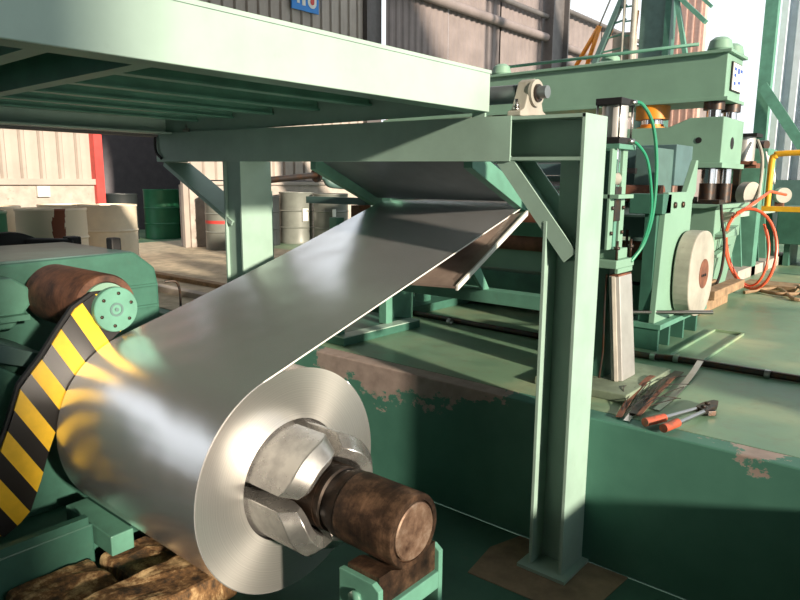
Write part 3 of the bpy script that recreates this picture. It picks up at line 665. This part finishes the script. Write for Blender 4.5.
o = MB().box(-1.96, -1.74, 4.1, 4.9, 0, .05).box(-1.96, -1.74, 4.1, 4.3, .05, .26).box(-1.94, -1.76, 4.5, 4.7, .05, .2).build('floor_bracket', 'green', None, bevel=.004); props(o, 'low green machine foot between the cylinder stand and the pulley stand', 'bracket')

# ================================================================== PRESS
ps = thing('hydraulic_press', 'tall green four-post hydraulic press with wide crosshead', 'press', (-2.4, 7.3, 0))
cr = MB().box(-6.4, -1.97, 7.30, 7.86, 1.93, 2.37).build('crosshead', 'press', ps, bevel=.006)
MB().box(-6.45, -1.93, 7.26, 7.90, 2.365, 2.395).build('top_flange', 'press', cr, bevel=.003)
MB().box(-6.45, -1.93, 7.26, 7.90, 1.91, 1.945).build('bottom_flange', 'press', cr, bevel=.003)
sg = MB().box(-1.968, -1.955, 7.44, 7.80, 2.02, 2.30).build('name_plate', 'black', cr); sg['label'] = 'white notice plate on the crosshead end'
MB().box(-1.955, -1.950, 7.46, 7.78, 2.035, 2.285).build('plate_face', 'white', sg) if False else None
o = MB().box(-1.955, -1.949, 7.46, 7.79, 2.03, 2.29).build('notice_sheet', 'white', ps)
for (y, z, h) in ((7.50, 2.22, .03), (7.50, 2.16, .03), (7.62, 2.20, .05), (7.50, 2.08, .03), (7.66, 2.10, .03), (7.72, 2.22, .03)): MB().box(-1.950, -1.946, y, y + .07, z, z + h).build('printed_mark', 'bluedot', o)
for (x, y) in ((-2.07, 7.38), (-2.07, 7.80), (-3.3, 7.6), (-4.6, 7.38)):
    MB().lathe([(0, .11), (.02, .12), (.10, .10), (.13, .06)], (x, y, 2.395), (0, 0, 1), 20).build('column_nut', 'press', ps)
MB().cyl((-4.62, 7.45, 2.50), (-2.3, 7.45, 2.50), .018, 8).build('top_pipe', 'green', ps)
MB().cyl((-3.3, 7.6, 2.40), (-3.3, 7.6, 2.44), .28, 24, .16).build('dome_flange', 'press', ps)
for (x, y) in ((-2.08, 7.38), (-2.02, 7.74), (-4.6, 7.38), (-4.6, 7.74)):
    c_ = MB().cyl((x, y, .90), (x, y, 1.91), .070, 24).build('guide_column', 'chrome', ps)
    MB().cyl((x, y, .90), (x, y, 1.10), .078, 24).build('sleeve', 'darksteel', c_)
    MB().cyl((x, y, 1.83), (x, y, 1.91), .10, 24).build('collar', 'darksteel', c_)
MB().prism([(-4.9, 1.25), (-1.90, 1.25), (-1.90, 1.74), (-2.22, 1.74), (-2.42, 1.66), (-4.9, 1.66)], 'y', 7.10, 7.85).build('ram_beam', 'press', ps, bevel=.008)
MB().box(-4.9, -1.87, 7.06, 7.88, 1.25, 1.30).build('ram_flange', 'press', ps, bevel=.004)
MB().cyl((-2.12, 7.10, 1.52), (-2.12, 7.095, 1.52), .03, 16).build('hole', 'black', ps)
MB().lathe([(0, .06), (.004, .06)], (-1.90, 7.45, 1.50), (1, 0, 0), 20).build('oval_hole', 'black', ps)
yc = MB().lathe([(0, .155), (.03, .155), (.03, .12), (.04, .12), (.06, .12)], (-2.72, 7.45, 1.66), (0, 0, 1), 36).build('flange', 'orange', ps); yc['label'] = 'orange ring at the foot of the ram cylinder'
MB().cyl((-2.72, 7.45, 1.70), (-2.72, 7.45, 1.78), .11, 28).build('ram_rod', 'chrome', ps)
y2 = MB().cyl((-2.72, 7.45, 1.77), (-2.72, 7.45, 1.93), .175, 36).build('ram_cylinder', 'orange', ps); y2['label'] = 'orange ram cylinder'
MB().box(-4.9, -1.86, 6.95, 7.9, .55, .90).build('bed', 'press', ps, bevel=.008)
MB().box(-4.9, -1.80, 6.90, 7.95, .86, .90).build('bed_plate', 'press', ps, bevel=.003)
MB().prism([(-2.3, 0), (-1.96, 0), (-1.88, .55), (-2.3, .55)], 'y', 6.95, 7.9).build('bed_leg', 'press', ps, bevel=.006)
MB().prism([(-4.9, 0), (-4.4, 0), (-4.4, .55), (-4.9, .55)], 'y', 6.95, 7.9).build('bed_leg', 'press', ps, bevel=.006)
for (z, x1) in ((.58, -1.76), (.38, -1.82)): MB().prism([(6.98, z), (7.45, z), (7.45, z + .10), (6.98, z + .03)], 'x', -1.88, x1).build('bracket', 'press', ps, bevel=.004)
MB().box(-2.05, -1.85, 7.0, 7.2, .90, .94).build('die_shoe', 'darksteel', ps)
for (x, y, z0, z1) in ((-2.45, 7.2, .90, 1.20), (-2.30, 7.3, .95, 1.22), (-2.36, 7.0, 1.0, 1.12), (-2.55, 7.4, .92, 1.1)):
    MB().cyl((x, y, z0), (x, y, z1), .05, 14).build('guide_pin', 'darksteel', ps)
MB().box(-2.6, -2.2, 7.0, 7.5, .90, .96).box(-2.6, -2.3, 7.1, 7.4, 1.15, 1.25).build('die_set', 'darksteel', ps)
# black cable down the press
o = MB().tube(smooth_path([(-1.80, 6.88, .90), (-1.77, 6.84, .75), (-1.72, 6.80, .55), (-1.70, 6.70, .30), (-1.72, 6.6, .12), (-1.74, 6.55, .03)]), .014).build('power_cable', 'darksteel', None); props(o, 'dark cable hanging down the front of the green press bed', 'cable')
# second smaller cylinder station behind
c2 = thing('second_cylinder_stand', 'small clamp station with upright silver cylinder behind the press', 'machine', (-1.75, 8.9, 0))
MB().box(-2.10, -1.9, 8.8, 9.0, 0, 1.28).build('column', 'green', c2, bevel=.004)
MB().box(-2.30, -1.98, 8.9, 9.1, 1.26, 1.34).box(-2.30, -1.98, 8.7, 8.9, 1.32, 1.36).build('cylinder_mount', 'rustplate', c2)
MB().cyl((-2.14, 8.9, 1.36), (-2.14, 8.9, 1.64), .13, 28).build('barrel', 'alu', c2)
MB().box(-2.32, -1.97, 8.75, 9.05, 1.64, 1.68).build('upper_cap', 'black', c2)
MB().tube(smooth_path([(-1.97, 8.8, 1.6), (-1.88, 8.7, 1.4), (-1.85, 8.6, 1.1), (-1.86, 8.5, .9), (-2.0, 8.45, .82)]), .018).build('air_hose', 'castmetal', c2)
MB().box(-2.30, -2.2, 8.6, 8.7, .8, 1.2).box(-2.15, -2.08, 8.6, 8.68, .8, 1.3).build('guide', 'darksteel', c2)
MB().cyl((-2.0, 8.55, .98), (-1.90, 8.5, .98), .14, 24).build('small_roll', 'castmetal', c2)
MB().box(-2.5, -2.2, 8.7, 9.1, .8, 1.1).build('bearing_case', 'rustplate', c2)

# ================================================================== RIBBED OUTFEED CABINET
cb = thing('outfeed_bed', 'green ribbed machine bed with open bays behind the press', 'machine', (-2.1, 9.3, 0))
MB().box(-2.9, -2.05, 8.2, 8.3, .12, .86).build('front_panel', 'green', cb, bevel=.004)
MB().box(-2.9, -2.25, 8.3, 11.0, .10, .80).build('core', 'dark', cb)
for i in range(6):
    y = 8.25 + i * .42; MB().prism([(-2.25, .12), (-1.98, .12), (-2.05, .72), (-2.25, .72)], 'y', y, y + .035).build('rib', 'green', cb, bevel=.002)
MB().box(-2.3, -1.98, 8.25, 10.9, .72, .78).build('top_rail', 'mint', cb, bevel=.003)
MB().box(-2.5, -1.90, 8.2, 11.0, .0, .12).build('plinth', 'concrete', cb, bevel=.004)
MB().box(-2.6, -2.05, 9.8, 10.3, .78, 1.55).build('upper_box', 'green', cb, bevel=.006)
MB().cyl((-2.3, 10.0, 1.55), (-2.3, 10.0, 1.62), .06, 12).cyl((-2.2, 9.95, 1.6), (-2.1, 9.9, 1.6), .06, 12).build('motor', 'darksteel', cb)
for k in range(4): MB().tube([(-2.06 + .03 * k, 9.7, 1.5 - .05 * k), (-2.0 + .03 * k, 9.6, 1.35 - .05 * k), (-1.95 + .02 * k, 9.5, 1.1)], .012).build('cable', 'white', cb)
cr2 = thing('side_cabinet', 'dark green cabinet with gauge below the yellow railing at right edge', 'cabinet', (-1.4, 10.6, 0))
MB().box(-1.95, -.2, 10.2, 11.0, .30, .80).build('body', 'dark', cr2, bevel=.01)
MB().box(-1.2, -.3, 10.3, 10.9, 0, .30).build('plinth', 'dark', cr2)
MB().box(-1.85, -1.78, 10.3, 10.9, 0, .3).build('leg', 'dark', cr2)
MB().cyl((-1.95, 10.22, .95), (-1.88, 10.12, .95), .10, 20).build('gauge', 'castmetal', cr2)
MB().box(-2.0, -1.9, 10.2, 10.3, .80, .95).build('valve_block', 'rustplate', cr2)
rl = thing('yellow_railing', 'bright yellow tubular guard rail at the right edge', 'railing', (-1.6, 9.2, .8))
MB().tube(smooth_path([(-1.88, 9.2, .80), (-1.88, 9.2, 1.36), (-1.84, 9.2, 1.43), (-1.74, 9.2, 1.46), (-.7, 9.2, 1.48)], 5), .035, 12).build('rail', 'yellow', rl)
MB().box(-1.95, -.7, 9.15, 9.3, .77, .83).build('toe_rail', 'yellow', rl)
MB().box(-1.0, -.92, 9.2, 9.28, .0, .77).box(-.75, -.68, 9.17, 9.23, .8, 1.45).build('post', 'yellow', rl)
# red hose coil
hz = []
def loop(cx, y, cz, rx, rz, t0, t1, n=28, tilt=0):
    return [(cx + rx * math.cos(a) + tilt * rz * math.sin(a), y + .05 * math.sin(2 * a), cz + rz * math.sin(a)) for a in [t0 + (t1 - t0) * i / n for i in range(n + 1)]]
P1 = loop(-1.58, 7.2, .47, .23, .39, R(130), R(490), tilt=-.10) + [(-1.66, 7.6, .92), (-1.62, 8.0, 1.02), (-1.58, 8.6, .98)]
o = MB().tube(P1, .015, 8).build('air_hose', 'redhose', None); props(o, 'large orange red hose loop hanging beside the press, brighter outer loop', 'hose', 'orange hoses by the press')
P2 = loop(-1.62, 7.26, .47, .19, .37, R(110), R(400), tilt=-.12) + [(-1.46, 7.4, .5), (-1.48, 7.5, .25)]
o = MB().tube(P2, .012, 8).build('air_hose', 'redhose', None); props(o, 'thinner orange hose loop inside the larger loop beside the press', 'hose', 'orange hoses by the press')
o = MB().box(-1.88, -1.77, 7.2, 7.28, .72, .82).build('hose_hook', 'castmetal', None); props(o, 'small pale hook holding the orange hoses beside the press', 'hook')

# timber blocks by the press foot
for i, (x0, x1, y0, y1, z0, z1) in enumerate(((-1.90, -1.62, 5.85, 6.7, 0, .10), (-1.95, -1.80, 5.95, 7.0, .10, .17), (-1.70, -1.58, 6.1, 7.1, .10, .18))):
    o = MB().box(x0, x1, y0, y1, z0, z1).build('timber_block', 'wood', None, bevel=.006)
    props(o, ['thick timber block flat on the floor at the press foot', 'narrow timber batten on the left of the thick block', 'narrow timber batten on the right of the thick block'][i], 'block')
for i, (pts) in enumerate(([(-1.6, 7.6, .02), (-1.3, 7.4, .03), (-1.0, 7.8, .02), (-.9, 7.2, .02)], [(-1.5, 7.9, .02), (-1.25, 7.9, .05), (-1.1, 7.5, .03), (-.8, 7.7, .02)], [(-1.62, 7.3, .02), (-1.4, 7.7, .04), (-1.15, 7.2, .02), (-1.0, 7.5, .02)])):
    o = MB().tube(smooth_path(pts), .018).build('scrap_bar', 'wood', None)
    props(o, ['bent scrap bar on the floor under the hoses, ending farthest forward', 'bent scrap bar on the floor under the hoses, farthest back', 'bent scrap bar on the floor under the hoses, nearest the press'][i], 'scrap')
o = MB().box(-1.75, -1.25, 7.75, 8.1, 0, .06).build('pallet_board', 'wood', None, bevel=.004); props(o, 'flat weathered board on the floor behind the orange hoses', 'board')

# ================================================================== FLOOR ITEMS
cdt = thing('floor_conduit', 'long dark pipe conduit lying across the green floor', 'pipe', (-2, 4.2, 0))
MB().tube(smooth_path([(-3.62, 4.27, .022), (-3.14, 4.22, .022), (-2.24, 4.18, .022), (-1.5, 4.14, .022), (-1.25, 4.19, .022), (-.60, 4.21, .022), (1.0, 4.24, .022)], 4), .021, 10).build('pipe_run', 'darksteel', cdt)
for x in (-3.0, -1.42, -1.29, -.78): MB().ring((x, 4.19 if x > -1.4 else 4.15, .022), (1, 0, 0), .028, .018, .03, 14).build('clip', 'steel', cdt)
bc = thing('bolt_cutter', 'long bolt cutter with orange red grips lying open on floor', 'tool', (-.86, 3.1, 0))
def bar(p, q, r, mat, nm, n=12, par=bc): return MB().cyl(p, q, r, n).build(nm, mat, par)
bar((-.965, 3.03, .03), (-.875, 3.30, .03), .011, 'steel', 'handle'); bar((-.895, 2.98, .03), (-.845, 3.26, .03), .011, 'steel', 'handle')
bar((-1.005, 2.925, .03), (-.960, 3.045, .03), .020, 'redrust', 'grip', 16); bar((-.915, 2.905, .03), (-.892, 3.02, .03), .020, 'redrust', 'grip', 16)
MB().prism([(-.89, 3.27), (-.835, 3.25), (-.815, 3.36), (-.83, 3.44), (-.855, 3.44), (-.885, 3.36)], 'z', .018, .042).build('jaw', 'darksteel', bc, bevel=.003)
MB().prism([(-.90, 3.30), (-.83, 3.27), (-.80, 3.30), (-.84, 3.36), (-.90, 3.35)], 'z', .006, .030).build('jaw', 'darksteel', bc, bevel=.003)
for y in (3.29, 3.35): 
    m = MB(); bolt(m, (-.858, y, .042), (0, 0, 1), .014, .008); m.build('pivot_bolt', 'darksteel', bc)
# scrap strips heap
def flat(nm, pts, wd, mat, label, zz=.004, grp=None):
    m = MB(); P = smooth_path(pts, 6); L = []
    for i, p in enumerate(P):
        d = (P[min(i + 1, len(P) - 1)] - P[max(i - 1, 0)]); d.z = 0; d.normalize(); s_ = Vector((-d.y, d.x, 0)) * wd / 2; L.append((p - s_, p + s_))
    for i in range(len(L) - 1):
        a, b = L[i], L[i + 1]; u = Vector((0, 0, zz)); m.hexa([a[0], a[1], a[1] + u, a[0] + u], [b[0], b[1], b[1] + u, b[0] + u])
    o = m.build(nm, mat, None); return props(o, label, 'scrap', grp)
flat('metal_strip', [(-1.14, 2.96, .012), (-1.19, 3.2, .015), (-1.215, 3.5, .05), (-1.22, 3.62, .05)], .028, 'rustplate', 'rusty brown strip leaning from the green base plate toward the pit edge')
flat('metal_strip', [(-1.10, 2.955, .002), (-1.12, 3.10, .006)], .03, 'chrome', 'short bright steel strip at the pit edge beside the rusty strip')
flat('metal_strip', [(-1.05, 3.20, .003), (-1.06, 3.50, .005), (-1.10, 3.90, .012), (-1.12, 4.14, .046)], .035, 'steel', 'long grey steel strip running from pit edge up over the conduit')
flat('metal_strip', [(-1.10, 3.05, .012), (-1.155, 3.5, .02), (-1.18, 3.95, .01)], .05, 'darksteel', 'dark steel strip in the middle of the scrap heap')
flat('metal_strip', [(-1.07, 3.02, .018), (-1.10, 3.3, .028), (-1.16, 3.8, .018)], .02, 'rustplate', 'thin rusty strip lying on the dark strip of the scrap heap')
for k in range(14):
    x = -1.14 + random.uniform(-.03, .06); y = random.uniform(3.0, 3.3); a_ = random.uniform(-.35, .25); L_ = random.uniform(.3, .75)
    o = MB().tube(smooth_path([(x, y, .012), (x + a_ * .2 + random.uniform(-.05, .05), y + L_ * .5, .02 + random.uniform(0, .04)), (x + a_ * .4, min(y + L_, 4.1), .012)]), .0025, 5).build('scrap_wire', 'darksteel', None)
    props(o, 'thin dark scrap wire tangled in the heap by the pit edge', 'wire', 'scrap wires by the pit edge')
# glass like tray frame lying on floor
o = MB().box(-1.36, -1.345, 4.22, 5.3, .002, .02).box(-1.16, -1.145, 4.22, 5.3, .002, .02).box(-1.36, -1.145, 5.29, 5.30, .002, .02).build('floor_channel', 'floor', None); props(o, 'pale open floor channel running back from the conduit', 'channel')

# ================================================================== DRUMS
def drum(x, y, mat, label, r=.29, h=.84, rot=0, grp=None, stain=False):
    t_ = thing('oil_drum', label, 'drum', (x, y, 0), grp)
    prof = [(0, r), (.02, r + .006), (.04, r), (.27, r), (.285, r + .013), (.30, r), (.56, r), (.575, r + .013), (.59, r), (h - .03, r), (h - .015, r + .008), (h, r + .004), (h, r - .012), (h - .02, r - .014), (h - .02, 0)]
    MB().lathe(prof, (x, y, 0), (0, 0, 1), 40, caps=False).build('shell', mat, t_)
    MB().cyl((x + .15 * math.cos(rot), y + .15 * math.sin(rot), h - .02), (x + .15 * math.cos(rot), y + .15 * math.sin(rot), h), .03, 12).build('bung', 'steel', t_)
    return t_
t = NT('stained drum paint'); p = t.xyz(t.tc.outputs['Object'])
st_ = t.noise(9, 6, .6, vec=t.tc.outputs['Object'], sc=(1.4, 1.4, .35))
# stain running down one side
ang = t.math('ARCTAN2', p[1], p[0]); d1 = t.math('ABSOLUTE', t.math('ADD', ang, .20))
k = t.math('GREATER_THAN', t.math('SUBTRACT', st_, t.math('MULTIPLY', d1, 1.3)), .32)
t.set(t.mix(k, lin((236, 220, 194)), lin((122, 62, 36))), .5); M['drumstain'] = t.m
G = 'cream drums beside the concrete plinth'
drum(-6.35, 2.62, 'drumstain', 'cream oil drum with a brown rust stain running down its side')
drum(-6.9, 3.41, 'drumcream', 'clean cream oil drum, right of the rust stained one')
drum(-7.15, 2.35, 'drumcream', 'cream drum behind the stained drum, lid just showing')
drum(-7.2, 3.15, 'drumcream', 'cream drum behind the clean cream drum, only its lid rim showing')
drum(-6.1, 1.85, 'drumgreen', 'green drum cut by the left edge of the picture')
drum(-11.7, 6.85, 'drumgreen', 'green oil drum in the dark recess, larger one in view', r=.32, h=.92)
drum(-11.6, 7.42, 'drumgreen', 'green oil drum in the dark recess next to the white post')
drum(-12.0, 6.20, 'drumdark', 'dark drum in the recess left of the green drums')
drum(-12.1, 5.55, 'drumdark', 'dark drum in the recess nearest the red door edge')
g1 = drum(-9.1, 6.42, 'drumgrey', 'grey drum with red band behind the left gantry post', r=.30, h=.90)
MB().lathe([(0, .302), (.05, .302)], (-9.1, 6.42, .42), (0, 0, 1), 40, caps=False).build('red_band', 'red', g1)
g2 = drum(-9.15, 7.98, 'drumgrey', 'grey drum with white paper label, left of the pair', r=.30, h=.90)
MB().box(-8.86, -8.845, 7.86, 7.99, .40, .62).build('paper_label', 'white', g2)
g3 = drum(-8.55, 8.25, 'drumgrey', 'grey drum with a cable across it, right of the pair', r=.30, h=.88)
MB().box(-8.26, -8.248, 8.0, 8.08, .42, .62).build('paper_label', 'white', g3)
drum(-9.25, 7.3, 'drumdark', 'dark drum left of the grey labelled drum')
# low wall / barrow rails on the yard floor
o = MB().box(-7.6, -4.9, 3.95, 4.05, 0, .05).build('floor_rail', 'wood', None, bevel=.004); props(o, 'pale rail bar lying across the yard floor, farther one', 'rail')
o = MB().box(-7.0, -4.8, 3.45, 3.55, 0, .06).build('floor_rail', 'concrete', None, bevel=.004); props(o, 'pale rail bar lying across the yard floor, nearer one', 'rail')
o = MB().cyl((-6.6, 5.2, 0), (-6.6, 5.2, .12), .07, 12).cyl((-6.6, 5.2, .12), (-6.6, 5.2, .26), .045, 12).cyl((-6.6, 5.2, .26), (-6.6, 5.2, .30), .06, 12).build('floor_valve', 'dark', None); props(o, 'small dark green valve standing on the yard floor', 'valve')

# ================================================================== SIGN, CRANE, FAR YARD
sn = thing('wall_sign', 'blue sign with white and red figures high on the cream wall', 'sign', (WX + .1, 8.7, 4.12))
MB().box(WX + .05, WX + .08, 8.38, 9.03, 4.13, 4.9).build('board', 'blue', sn)
def blob(y0, y1, z0, z1, mat, x):
    r_ = (y1 - y0) / 2; pl = [(y0 + r_ + r_ * math.cos(a), z0 + r_ + r_ * math.sin(a)) for a in [math.pi + math.pi * i / 10 for i in range(11)]] + [(y1, z1), (y0, z1)]
    return MB().prism(pl, 'x', x, x + .006).build('figure', mat, sn)
MB().prism([(8.50, 4.24), (8.56, 4.24), (8.56, 4.7), (8.50, 4.7)], 'x', WX + .081, WX + .087).build('figure', 'white', sn)
MB().prism([(8.62, 4.22), (8.70, 4.22), (8.70, 4.7), (8.62, 4.7)], 'x', WX + .081, WX + .087).build('figure', 'white', sn)
blob(8.76, 8.97, 4.20, 4.8, 'white', WX + .081); blob(8.82, 8.91, 4.26, 4.7, 'red', WX + .088)
ct = thing('crane_tower', 'green steel column and lattice rising behind the press', 'tower', (-5.2, 14, 0))
MB().box(-5.50, -4.95, 14.0, 14.1, 0, 8).build('column', 'teal', ct)
MB().box(-4.98, -4.86, 13.9, 14.2, 0, 8).build('column_flange', 'dark', ct)
MB().beam((-4.95, 13.9, 5.4), (-4.45, 13.9, 3.2), .08, .1, (0, 1, 0)).build('brace', 'green', ct)
MB().beam((-4.95, 13.9, 4.85), (-4.2, 13.9, 4.1), .08, .14, (0, 1, 0)).beam((-4.95, 13.85, 5.2), (-4.1, 13.85, 4.35), .06, .06, (0, 1, 0)).build('brace', 'green', ct)
MB().cyl((-5.58, 13.85, 2.8), (-5.55, 13.85, 8), .06, 12).cyl((-5.78, 13.85, 2.8), (-5.78, 13.85, 8), .03, 8).build('service_pipe', 'castmetal', ct)
for k in range(16): MB().box(-5.80, -5.58, 13.84, 13.86, 2.9 + k * .28, 2.93 + k * .28).build('ladder_rung', 'green', ct)
MB().beam((-6.45, 13.9, 3.4), (-5.72, 13.9, 5.1), .10, .12, (0, 1, 0)).build('lattice_leg', 'teal', ct)
for k in range(6):
    z = 3.5 + k * .27; x = -6.40 + k * .116; MB().beam((x, 13.9, z), (-5.75, 13.9, z + .06), .03, .04, (0, 1, 0)).build('lattice_bar', 'green', ct)
cn = thing('mobile_crane', 'orange crane boom with stay ropes beyond the press', 'crane', (-7, 15, 0))
MB().cyl((-7.3, 14.5, 3.35), (-6.60, 14.5, 4.45), .05, 10).cyl((-6.95, 14.5, 3.3), (-6.58, 14.5, 4.45), .05, 10).cyl((-6.78, 14.5, 3.4), (-6.30, 14.5, 4.35), .04, 10).build('boom', 'orange', cn)
MB().cyl((-6.60, 14.5, 4.45), (-6.1, 14.5, 5.6), .018, 6).cyl((-6.3, 14.5, 4.35), (-5.75, 14.5, 5.5), .018, 6).build('stay_rope', 'castmetal', cn)
MB().box(-7.6, -6.2, 14.2, 14.9, 2.9, 3.3).box(-7.4, -6.4, 14.3, 14.8, 0, 2.9).build('body', 'orange', cn)
MB().cyl((-6.0, 14.5, 2.5), (-6.0, 14.5, 4.2), .25, 18).build('tank', 'castmetal', cn)
MB().cyl((-5.85, 14.3, 2.5), (-5.7, 14.3, 4.6), .05, 10).build('mast', 'orange', cn)
fb = thing('far_building', 'rosy clad building side seen behind the crane tower', 'building', (-8, 26, 0))
MB().box(-9.5, -7.9, 26, 26.3, 0, 9).build('wall', 'rose', fb)
for k in range(6): MB().box(-9.3 + k * .25, -9.25 + k * .25, 25.95, 26, 0, 9).build('cladding_rib', 'rose', fb)
